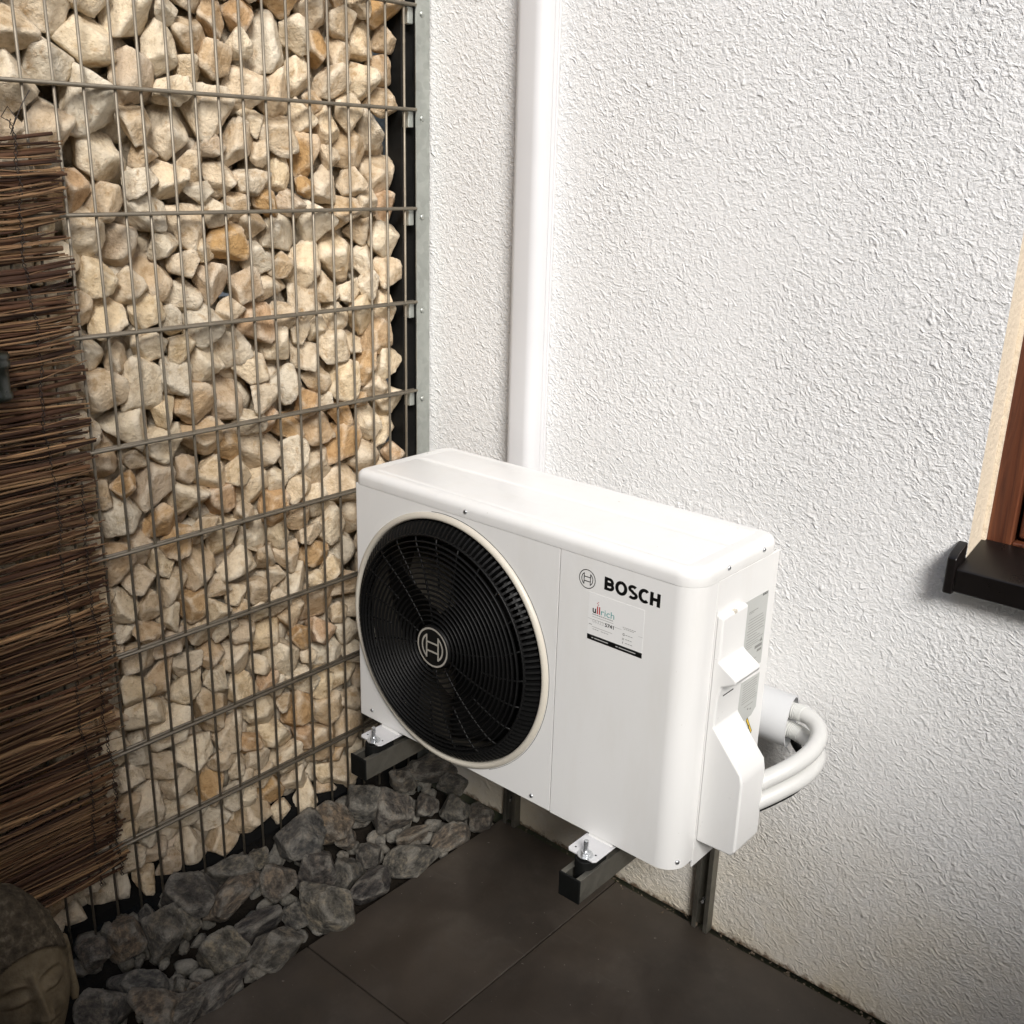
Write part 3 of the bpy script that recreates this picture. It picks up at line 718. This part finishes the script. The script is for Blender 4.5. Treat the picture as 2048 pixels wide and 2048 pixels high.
MB().box(SX-.006, SX+.012, Y0+.0045, Y1-.01, Z0+.002, pz1).build("inner_partition", M_dark, hp)
# top cover with rounded rim and a shallow embossed field
def lofted(name, rings, m, parent, smooth=True):
    n = len(rings[0][0]); vs = []; fs = []
    for poly, z in rings: vs += [(x, y, z) for x, y in poly]
    for k in range(len(rings)-1):
        for i in range(n): j = (i+1) % n; fs.append((k*n+i, k*n+j, (k+1)*n+j, (k+1)*n+i))
    fs.append(tuple((len(rings)-1)*n+i for i in range(n))); fs.append(tuple(range(n-1, -1, -1)))
    o = MB().add(vs, fs).build(name, m, parent, smooth=smooth); o.data.set_sharp_from_angle(angle=R(28)); return o
cr_ = (.020, .043, .030, .034); ov = .0007
def ring(d, n=10): return rrect(X0-ov, X1+ov, Y0-ov, Y1+ov, cr_, n, d)
rings = [(ring(.0030), ZC-.0002), (ring(.0006), ZC), (ring(.0002), ZC+.0005), (ring(0), ZC+.0016)]
rr_ = .016
for a in range(0, 91, 10): rings.append((ring(rr_*(1-math.cos(R(a)))), ZT-rr_+rr_*math.sin(R(a))-.0012))
rings.append((ring(.020), ZT-.0012))
lofted("top_cover", rings, M_white, hp)
def emb(x0, x1, y0, y1, r, name="embossed_field", hgt=.0016):
    rg_ = [(rrect(x0, x1, y0, y1, (r,)*4, 6, 0), ZT-.0013), (rrect(x0, x1, y0, y1, (r,)*4, 6, .003), ZT-.0013+hgt*.6), (rrect(x0, x1, y0, y1, (r,)*4, 6, .006), ZT-.0013+hgt)]
    lofted(name, rg_, M_white, hp)
emb(.232, .945, -.378, -.262, .006); emb(.232, .945, -.255, -.165, .006)
# bezel ring and fan
bz = MB().lathe_y(FX, FZ, [(.2400, Y0+.035), (.2400, Y0-.001), (.2408, Y0-.0045), (.2430, Y0-.0068), (.2462, Y0-.0072), (.2500, Y0-.0055), (.2528, Y0-.0022), (.2536, Y0+.001), (.2536, Y0+.006)], 160).build("bezel_ring", M_bezel, hp, smooth=True)
MB().lathe_y(FX, FZ, [(.2545, Y0+.0003), (.2545, Y0-.0004), (.2552, Y0-.0004), (.2552, Y0+.0003)], 160, R(-62), R(98)).build("bezel_seam", M_dark, hp)
MB().lathe_y(FX, FZ, [(.2402, Y0+.03), (.236, Y0+.05), (.234, Y0+.13)], 96).build("fan_shroud", M_shroud, hp, smooth=True)
MB().box(X0+.01, SX-.008, Y0+.134, Y0+.142, Z0+.005, pz1).build("coil", M_coil, hp)
fan = bpy.data.objects.new("fan", None); link(fan, hp)
MB().lathe_y(FX, FZ, [(.0001, Y0+.028), (.050, Y0+.030), (.056, Y0+.036), (.057, Y0+.09)], 48).build("hub", M_black, fan, smooth=True)
for k in range(3):
    a0 = R(205+120*k); vs = []; fs = []; NR, NA = 12, 14
    for i in range(NR+1):
        rr0 = .05+.172*i/NR; wdt = R(116-52*(i/NR)); sw = R(-30)*(i/NR)**1.3
        for j in range(NA+1):
            a = a0+sw+wdt*(j/NA-.5)*(1-.12*((i/NR) > .9)); y = Y0+.034+.058*(j/NA)+.006*math.sin(math.pi*j/NA)
            vs.append((FX+rr0*math.cos(a), y, FZ+rr0*math.sin(a)))
    for i in range(NR):
        for j in range(NA): q = i*(NA+1)+j; fs.append((q, q+1, q+NA+2, q+NA+1))
    o = MB().add(vs, fs).build("blade", M_black, fan, smooth=True); s_ = o.modifiers.new("thick", 'SOLIDIFY'); s_.thickness = .0025
# fan guard: domed black grille
gd = bpy.data.objects.new("fan_guard", None); link(gd, hp)
def gy(r):                                      # dome profile
    t = min(1, r/.236); return Y0-.0315+.0040*t**2+.0225*max(0, (t-.80)/.20)**2.2
def arcpts(r, y, n=120): return [(FX+r*math.cos(2*math.pi*i/n), y, FZ+r*math.sin(2*math.pi*i/n)) for i in range(n)]
def closed_ring(r, hw, hy):
    y = gy(r); return MB().lathe_y(FX, FZ, [(r-hw, y+hy), (r-hw*.7, y-.0002), (r, y-.0012), (r+hw*.7, y-.0002), (r+hw, y+hy), (r-hw, y+hy)], 120)
r0 = .052
while r0 < .2135: closed_ring(r0, .0015, .0042).build("guard_ring", M_black, gd, smooth=True); r0 += .0101
MB().lathe_y(FX, FZ, [(.0001, gy(0)-.0010), (.036, gy(0)-.0010), (.0415, gy(0)-.0004), (.043, gy(0)+.003), (.043, gy(0)+.012)], 64).build("hub_disc", M_black, gd, smooth=True)
for k in range(24):
    a = R(15*k+6); ra = .046 if k % 2 == 0 else .118; pts = []
    for i in range(13):
        rr0 = ra+(.217-ra)*i/12; aa = a+R(10)*((rr0-.046)/.17)**1.2; pts.append((FX+rr0*math.cos(aa), gy(rr0)+.0035, FZ+rr0*math.sin(aa)))
    MB().tube(pts, .0019, 6).build("guard_spoke", M_black, gd, smooth=True)
tm_ = MB(); NT = 132
for k in range(NT):
    a = 2*math.pi*k/NT; c, s = math.cos(a), math.sin(a); hw = .0021
    P = [(.2125, gy(.2125)+.001), (.2180, gy(.218)-.0008), (.2260, gy(.226)-.0012), (.2330, gy(.233)-.001), (.2375, Y0-.004), (.2383, Y0+.006), (.2125, Y0+.004)]
    vs = []
    for sgn in (-1, 1):
        for rr0, y in P: vs.append((FX+rr0*c-sgn*hw*s, y, FZ+rr0*s+sgn*hw*c))
    L_ = len(P); tm_.add(vs, [tuple(range(L_)), tuple(range(2*L_-1, L_-1, -1))]+[(i, (i+1) % L_, L_+(i+1) % L_, L_+i) for i in range(L_)])
tm_.build("rim_teeth", M_black, gd)
MB().lathe_y(FX, FZ, [(.2120, Y0+.003), (.2120, Y0+.006), (.2396, Y0+.010), (.2396, Y0+.006)], 120).build("rim_back", M_black, gd, smooth=True)
closed_ring(.2150, .0022, .006).build("guard_ring", M_black, gd, smooth=True)

# flat print helpers on the front plane (x,z) at y
def ribbon(mb, pts, wd, y, closed=False, t=.0001):
    P = [Vector(p) for p in pts]; n = len(P); L_, Rr = [], []
    for i in range(n):
        a = P[(i-1) % n] if closed or i > 0 else P[i]; b = P[(i+1) % n] if closed or i < n-1 else P[i]
        d = (b-a).normalized(); nrm = Vector((-d.y, d.x))
        # miter
        if 0 < i < n-1 or closed:
            d1 = (P[i]-a).normalized(); nn1 = Vector((-d1.y, d1.x)); k = max(.5, nrm.dot(nn1)); L_.append(P[i]+nrm*wd/2/k); Rr.append(P[i]-nrm*wd/2/k)
        else: L_.append(P[i]+nrm*wd/2); Rr.append(P[i]-nrm*wd/2)
    m_ = n if closed else n-1
    vs = [(p.x, y-t, p.y) for p in L_]+[(p.x, y-t, p.y) for p in Rr]
    mb.add(vs, [(i, (i+1) % n, n+(i+1) % n, n+i) for i in range(m_)]); return mb
def emblem(cx, cz, R_, wd, y, m, parent, name="emblem"):
    mb = MB()
    ribbon(mb, [(cx+R_*math.cos(q), cz+R_*math.sin(q)) for q in [2*math.pi*i/64 for i in range(64)]], wd, y, True)
    ri = R_*.70; hx = R_*.40; az = math.acos(hx/ri)
    for sg in (1, -1):
        pa = [(cx+sg*ri*math.cos(az-2*az*i/20), cz+ri*math.sin(az-2*az*i/20)) for i in range(21)]
        ribbon(mb, pa, wd, y, False, .00013)
        ribbon(mb, [(cx+sg*hx, cz+ri*math.sin(az)+wd*.6), (cx+sg*hx, cz-ri*math.sin(az)-wd*.6)], wd, y, False, .00016)
    for sg in (1, -1): ribbon(mb, [(cx-hx, cz+sg*R_*.235), (cx+hx, cz+sg*R_*.235)], wd, y, False, .0002)
    return mb.build(name, m, parent, fix=False)
e1 = emblem(FX, FZ, .0378, .0036, gy(0)-.0012, M_grey, gd)
YP = Y0-.0002
emblem(.772, .8985, .0160, .0014, YP, M_print, hp)
# the big word, bold strokes
def word_big(x0, zb, Hh, m, parent):
    mb = MB(); s = Hh; wd = s*.235; y = YP; x = x0; hw = wd/2
    def el(cx, cz, rx, rz, a0, a1, n=26): return [(cx+rx*math.cos(R(a0+(a1-a0)*i/n)), cz+rz*math.sin(R(a0+(a1-a0)*i/n))) for i in range(n+1)]
    # B
    ribbon(mb, [(x+hw, zb), (x+hw, zb+s)], wd, y, t=.0001)
    for (z0, z1, w_) in ((zb+s*.5-hw*.28, zb+s-hw, .70), (zb+hw, zb+s*.5+hw*.28, .74)):
        r_z = (z1-z0)/2; xr = x+s*w_-hw-r_z
        ribbon(mb, [(x+hw*.9, z1), (xr, z1)]+el(xr, (z0+z1)/2, r_z, r_z, 85, -85, 14)+[(xr, z0), (x+hw*.9, z0)], wd*.93, y, t=.00014 if z0 > zb+s*.3 else .00018)
    x += s*.80
    # O
    ribbon(mb, el(x+s*.44, zb+s*.5, s*.44-hw, s*.54-hw, 0, 360, 40)[:-1], wd, y, True); x += s*.93
    # S
    sx = x+s*.35; rr0 = s*.27-hw*.1
    up = el(sx, zb+s*.735, s*.235, s*.185, 38, 255, 20); lo_ = el(sx, zb+s*.265, s*.26, s*.19, 75, -142, 20)
    ribbon(mb, up+lo_, wd*.95, y); x += s*.75
    # C
    ribbon(mb, el(x+s*.43, zb+s*.5, s*.43-hw, s*.54-hw, 48, 312, 34), wd, y); x += s*.82
    # H
    ribbon(mb, [(x+hw, zb), (x+hw, zb+s)], wd, y, t=.0001); ribbon(mb, [(x+s*.72-hw, zb), (x+s*.72-hw, zb+s)], wd, y, t=.0001)
    ribbon(mb, [(x+wd*.8, zb+s*.5), (x+s*.72-wd*.8, zb+s*.5)], wd, y, t=.00014); x += s*.72
    return mb, x
mb, xe = word_big(0, 0, 1, None, None); wk = (.9135-.8065)/xe
mb2, _ = word_big(.8065, .8905, wk, None, None)
hs = .0225/wk                                     # stretch to the measured height
mb2.v = [(x, y, .8905+(z-.8905)*hs) for x, y, z in mb2.v]
mb2.build("lettering", M_print, hp, fix=False)
def text(body, x, z, size, m, parent, name="lettering", y=YP, bold=0.0, plane='front', width=None):
    cu = bpy.data.curves.new(name, 'FONT'); cu.body = body; cu.size = size; cu.offset = bold; cu.resolution_u = 3
    tmp = bpy.data.objects.new("tmp_text", cu); C.objects.link(tmp)
    bpy.context.view_layer.update(); me = bpy.data.meshes.new_from_object(tmp.evaluated_get(bpy.context.evaluated_depsgraph_get()))
    bpy.data.objects.remove(tmp); V = [v.co for v in me.vertices]; k = 1.0
    if width: mx = max(v.x for v in V); mn = min(v.x for v in V); k = width/(mx-mn)
    for v in me.vertices:
        a, b = v.co.x*k, v.co.y
        v.co = (x+a, y, z+b) if plane == 'front' else (plane, x+a, z+b)
    me.materials.clear(); me.materials.append(m); o = bpy.data.objects.new(name, me); link(o, parent); return o
# installer sticker
st = MB().box(.7775, .8865, YP-.00005, Y0+.0001, .7945, .878).build("sticker", M_sticker, hp)
YS = YP-.0002
MB().box(.7778, .8868, YS-.0001, YS+.0001, .7945, .8035).build("black_bar", M_print, st)
text("u", .7855, .8440, .0165, M_print, st, y=YS, bold=.0004); text("ll", .7938, .8440, .0185, M_red, st, y=YS, bold=.0003)
text("rich", .8018, .8440, .0165, M_teal, st, y=YS, width=.0265)
text("06323", .7865, .8265, .0088, M_lite, st, y=YS, width=.0225); text("5741", .8120, .8265, .0088, M_print, st, y=YS, bold=.0002, width=.0175)
text("G", .8475, .8225, .0060, M_txt, st, y=YS, bold=.0002); text("f", .8480, .8080, .0055, M_txt, st, y=YS, bold=.0002)
ln = MB()
for (x0, x1, z0, hh) in ((.7860, .8285, .8405, .0011), (.7860, .8285, .8365, .0005), (.7800, .7880, .8215, .0010), (.7865, .8275, .8185, .0005), (.7880, .8010, .8145, .0008), (.8050, .8210, .8145, .0008), (.8470, .8735, .8365, .0008), (.8490, .8700, .8340, .0008),
                         (.8535, .8680, .8240, .0009), (.8535, .8670, .8165, .0009), (.8535, .8685, .8098, .0009), (.7775, .8450, .8315, .00035), (.8780, .8868, .8305, .00035)):
    n_ = max(1, int((x1-x0)/.0042)); 
    if hh < .0006: ln.box(x0, x1, YS-.00008, YS, z0, z0+hh)
    else:
        for k in range(n_): ln.box(x0+(x1-x0)*k/n_, x0+(x1-x0)*(k+.78)/n_, YS-.00008, YS, z0, z0+hh)
ln.build("small_print", M_txt, st)
l2 = MB()
for (x0, x1) in ((.7868, .7905), (.7925, .8205), (.8355, .8400), (.8420, .8745)): l2.box(x0, x1, YS-.0003, YS-.0001, .7983, .7996)
l2.box(.8475, .8512, YS-.0003, YS-.0001, .8148, .8185); l2.build("pale_print", M_lite, st)
fl_ = MB()
for k in range(5): ribbon(fl_, [(.7955+.0018*math.sin(k*2.1), .8590+k*.0013), (.7970+.0012*math.cos(k*1.7), .8600+k*.0013)], .0008, YS)
fl_.build("small_flame_print", M_red, st, fix=False)

# screws
def screw(x, z, parent=hp, y=Y0):
    o = MB().lathe_y(0, 0, [(.0001, -.0022), (.0022, -.0022), (.0038, -.0014), (.0044, 0), (.0001, .0002)], 16).build("screw", M_zinc, parent, smooth=True)
    o.location = (x, y, z)
    q = MB().box(-.0024, .0024, -.00235, -.0021, -.0005, .0005).box(-.0005, .0005, -.00240, -.0021, -.0024, .0024).build("screw_slot", M_dark, o)
    return o
screw(.497, .948, y=Y0-ov); screw(.236, .4480); screw(.671, .4405)
s3 = screw(.0, .0, y=0); s3.location = (.9755, -.3785, .4400); s3.rotation_euler = (0, 0, R(58)); s3.location = (X1-CR+CR*math.cos(R(-30)), Y0+CR+CR*math.sin(R(-30)), .4405)
for (y, z) in ((-.313, .9512), (-.200, .9512)):
    s = screw(0, 0, y=0); s.location = (X1+ov, y, z); s.rotation_euler = (0, 0, R(90))
# side: valve cover with grip hood
vc = MB().prism_y([(X1-.001, .8785), (X1+.0125, .8765), (X1+.0125, .800), (X1+.045, .779), (X1+.044, .770), (X1+.020, .757), (X1+.0150, .738), (X1+.0140, .684), (X1+.0700, .618), (X1+.0735, .600), (X1+.0735, .474), (X1+.066, .464), (X1-.001, .462)], -.3355, -.2560)
vo = vc.build("valve_cover", M_white, hp, bevel=.0065, seg=4)
MB().prism_x([(-.3385, .885), (-.3385, .450), (-.3365, .450), (-.3365, .885)], X1+.0002, X1+.0018).build("cover_flange", M_white, hp)
MB().box(X1+.0142, X1+.0152, -.318, -.285, .7345, .7365).build("cover_slot", M_dark, hp)
MB().box(X1+.006, X1+.0128, -.301, -.293, .8725, .8788).build("cover_clip", M_bezel, hp, bevel=.001)
XL = X1+.0004
lb = MB().box(X1, XL, -.262, -.1655, .735, .8705).build("rating_label", M_label, hp)
lb2 = MB().prism_x([(-.262, .7195), (-.1655, .7165), (-.1655, .650), (-.180, .6385), (-.262, .630)], X1, XL).build("wiring_label", M_label, hp)
random.seed(5)
def lines(parent, rows, y0=-.2280, y1=-.1675):
    mb = MB()
    for (z, h_, a, b) in rows: mb.box(XL, XL+.0002, y0+(y1-y0)*a, y0+(y1-y0)*b, z, z+h_)
    mb.build("small_print", M_txt, parent)
lines(lb, [(.8465, .0011, 0, .5), (.8440, .0007, 0, .28)]+[(.832-.0052*k, .0009, .0 if k % 3 else .05, random.uniform(.55, .98)) for k in range(9)]+[(.786-.004*k, .0007, .0, random.uniform(.3, .9)) for k in range(3)]+[(.7700, .0055, .55, .95), (.7620, .0045, .70, .95), (.7560, .0010, .2, .5), (.7520, .0008, .3, .7)])
text("BOSCH", -.1860, .8655, .0058, M_print, lb, plane=XL+.0003, bold=.0002, width=.0165)
mt = MB(); mt.prism_x([(-.1790, .7790), (-.1700, .7790), (-.1745, .7870)], XL, XL+.0002); mt.build("triangle_mark", M_txt, lb)
lines(lb2, [(.7100-.0046*k, .0008, .12, random.uniform(.85, .99)) for k in range(9)]+[(.664, .0008, .3, .8), (.655, .003, .5, .56), (.652, .003, .66, .72)])
wt = MB().prism_x([(-.1975, .6335), (-.1935, .6400), (-.1700, .6030), (-.1735, .5990)], X1, XL).build("warning_label", M_print, hp)
MB().prism_x([(-.1955, .6332), (-.1933, .6368), (-.1722, .6032), (-.1740, .6012)], XL, XL+.0003).build("yellow_field", M_yellow, wt)
MB().box(XL+.0003, XL+.0005, -.187, -.1845, .614, .621).build("bolt_mark", M_print, wt)
# mounting feet plates (slotted, under the base)
for x in (.2935, .8325):
    MB().prism_z([(x-.036, -.380), (x-.036, -.448), (x-.031, -.4535), (x-.0060, -.4535), (x-.0055, -.446), (x+.0035, -.446), (x+.0040, -.4535), (x+.020, -.4535), (x+.0245, -.448), (x+.0245, -.15), (x-.036, -.15)], .4172, .4202).build("foot_plate", M_pvc, hp, bevel=.0008)
    MB().prism_x([(-.399, .4202), (-.390, .4202), (-.392, .430), (-.396, .430)], x-.030, x+.020).build("foot_web", M_white, hp)
    for (dx, dy) in ((-.026, -.440), (.014, -.436)): MB().tube([(x+dx, dy, .4203), (x+dx, dy, .4206)], .0018, 8).build("foot_hole", M_dark, hp)

# ------------------------------------------------------------------ duct, pipes and cable
MB_d = MB(); n_ = 48; ax = (-.066, .588); ro, ri = .0475, .0445; vs = []
for k in range(n_):
    q = 2*math.pi*k/n_; c, s = math.cos(q), math.sin(q)
    for (rr0, x) in ((ro, .72), (ro, 1.004+.010*c), (ri, 1.004+.010*c), (ri, .72)): vs.append((x, ax[0]-rr0*c, ax[1]+rr0*s))
fs = []
for k in range(n_):
    a, b = 4*k, 4*((k+1) % n_); fs += [(a, b, b+1, a+1), (a+1, b+1, b+2, a+2), (a+2, b+2, b+3, a+3)]
dt = thing("pipe_duct", "pale grey plastic duct tube on the wall, open at its right end", "duct")
MB_d.add(vs, fs).build("tube", M_duct, dt, smooth=True); dt.children[0].data.set_sharp_from_angle(angle=R(40))
MB().box(.80, .82, -.03, -.001, .575, .60).build("wall_clip", M_duct, dt)
def spline(P, n=10):
    P = [Vector(p) for p in P]; Q = [P[0]*2-P[1]]+P+[P[-1]*2-P[-2]]; out = []
    for i in range(1, len(Q)-2):
        for k in range(n):
            t = k/n; a, b, c, d = Q[i-1:i+3]
            out.append(.5*((2*b)+(c-a)*t+(2*a-5*b+4*c-d)*t*t+(3*b-a-3*c+d)*t**3))
    return out+[P[-1]]
p1 = spline([(.93, -.070, .610), (1.004, -.070, .612), (1.034, -.074, .615), (1.060, -.088, .612), (1.079, -.118, .606), (1.083, -.160, .597), (1.070, -.205, .584), (1.045, -.245, .567), (1.025, -.275, .553)])
p2 = spline([(.93, -.070, .572), (1.000, -.070, .574), (1.036, -.078, .574), (1.066, -.096, .571), (1.084, -.127, .568), (1.084, -.172, .558), (1.067, -.212, .545), (1.045, -.248, .531), (1.025, -.275, .520)])
a_ = thing("insulated_pipe", "upper white insulated refrigerant pipe looping from duct to heat pump", "pipe", group="insulated pipes at the right side of the heat pump")
MB().tube(p1, .0148, 20).build("insulation", M_ins, a_, smooth=True)
b_ = thing("insulated_pipe", "lower white insulated refrigerant pipe looping from duct to heat pump", "pipe", group="insulated pipes at the right side of the heat pump")
MB().tube(p2, .0150, 20).build("insulation", M_ins, b_, smooth=True)
for (root, p, r_b) in ((a_, p1, .0152), (b_, p2, .0154)):
    for k in range(11):
        i = 8+k; d = (p[i+1]-p[i]).normalized()*.0009
        MB().tube([p[i]-d, p[i]+d], r_b+.0003, 20).build("insulation_rib", M_band, root, smooth=True)
cb_ = spline([(.90, -.050, .556), (.985, -.045, .552), (1.012, -.050, .534), (1.042, -.072, .524), (1.062, -.105, .522), (1.062, -.15, .513), (1.048, -.205, .508), (1.030, -.27, .508)])
tag(MB().tube(cb_, .0075, 12).build("power_cable", M_rubber, smooth=True), "thick black cable running below the white insulated pipes", "cable")
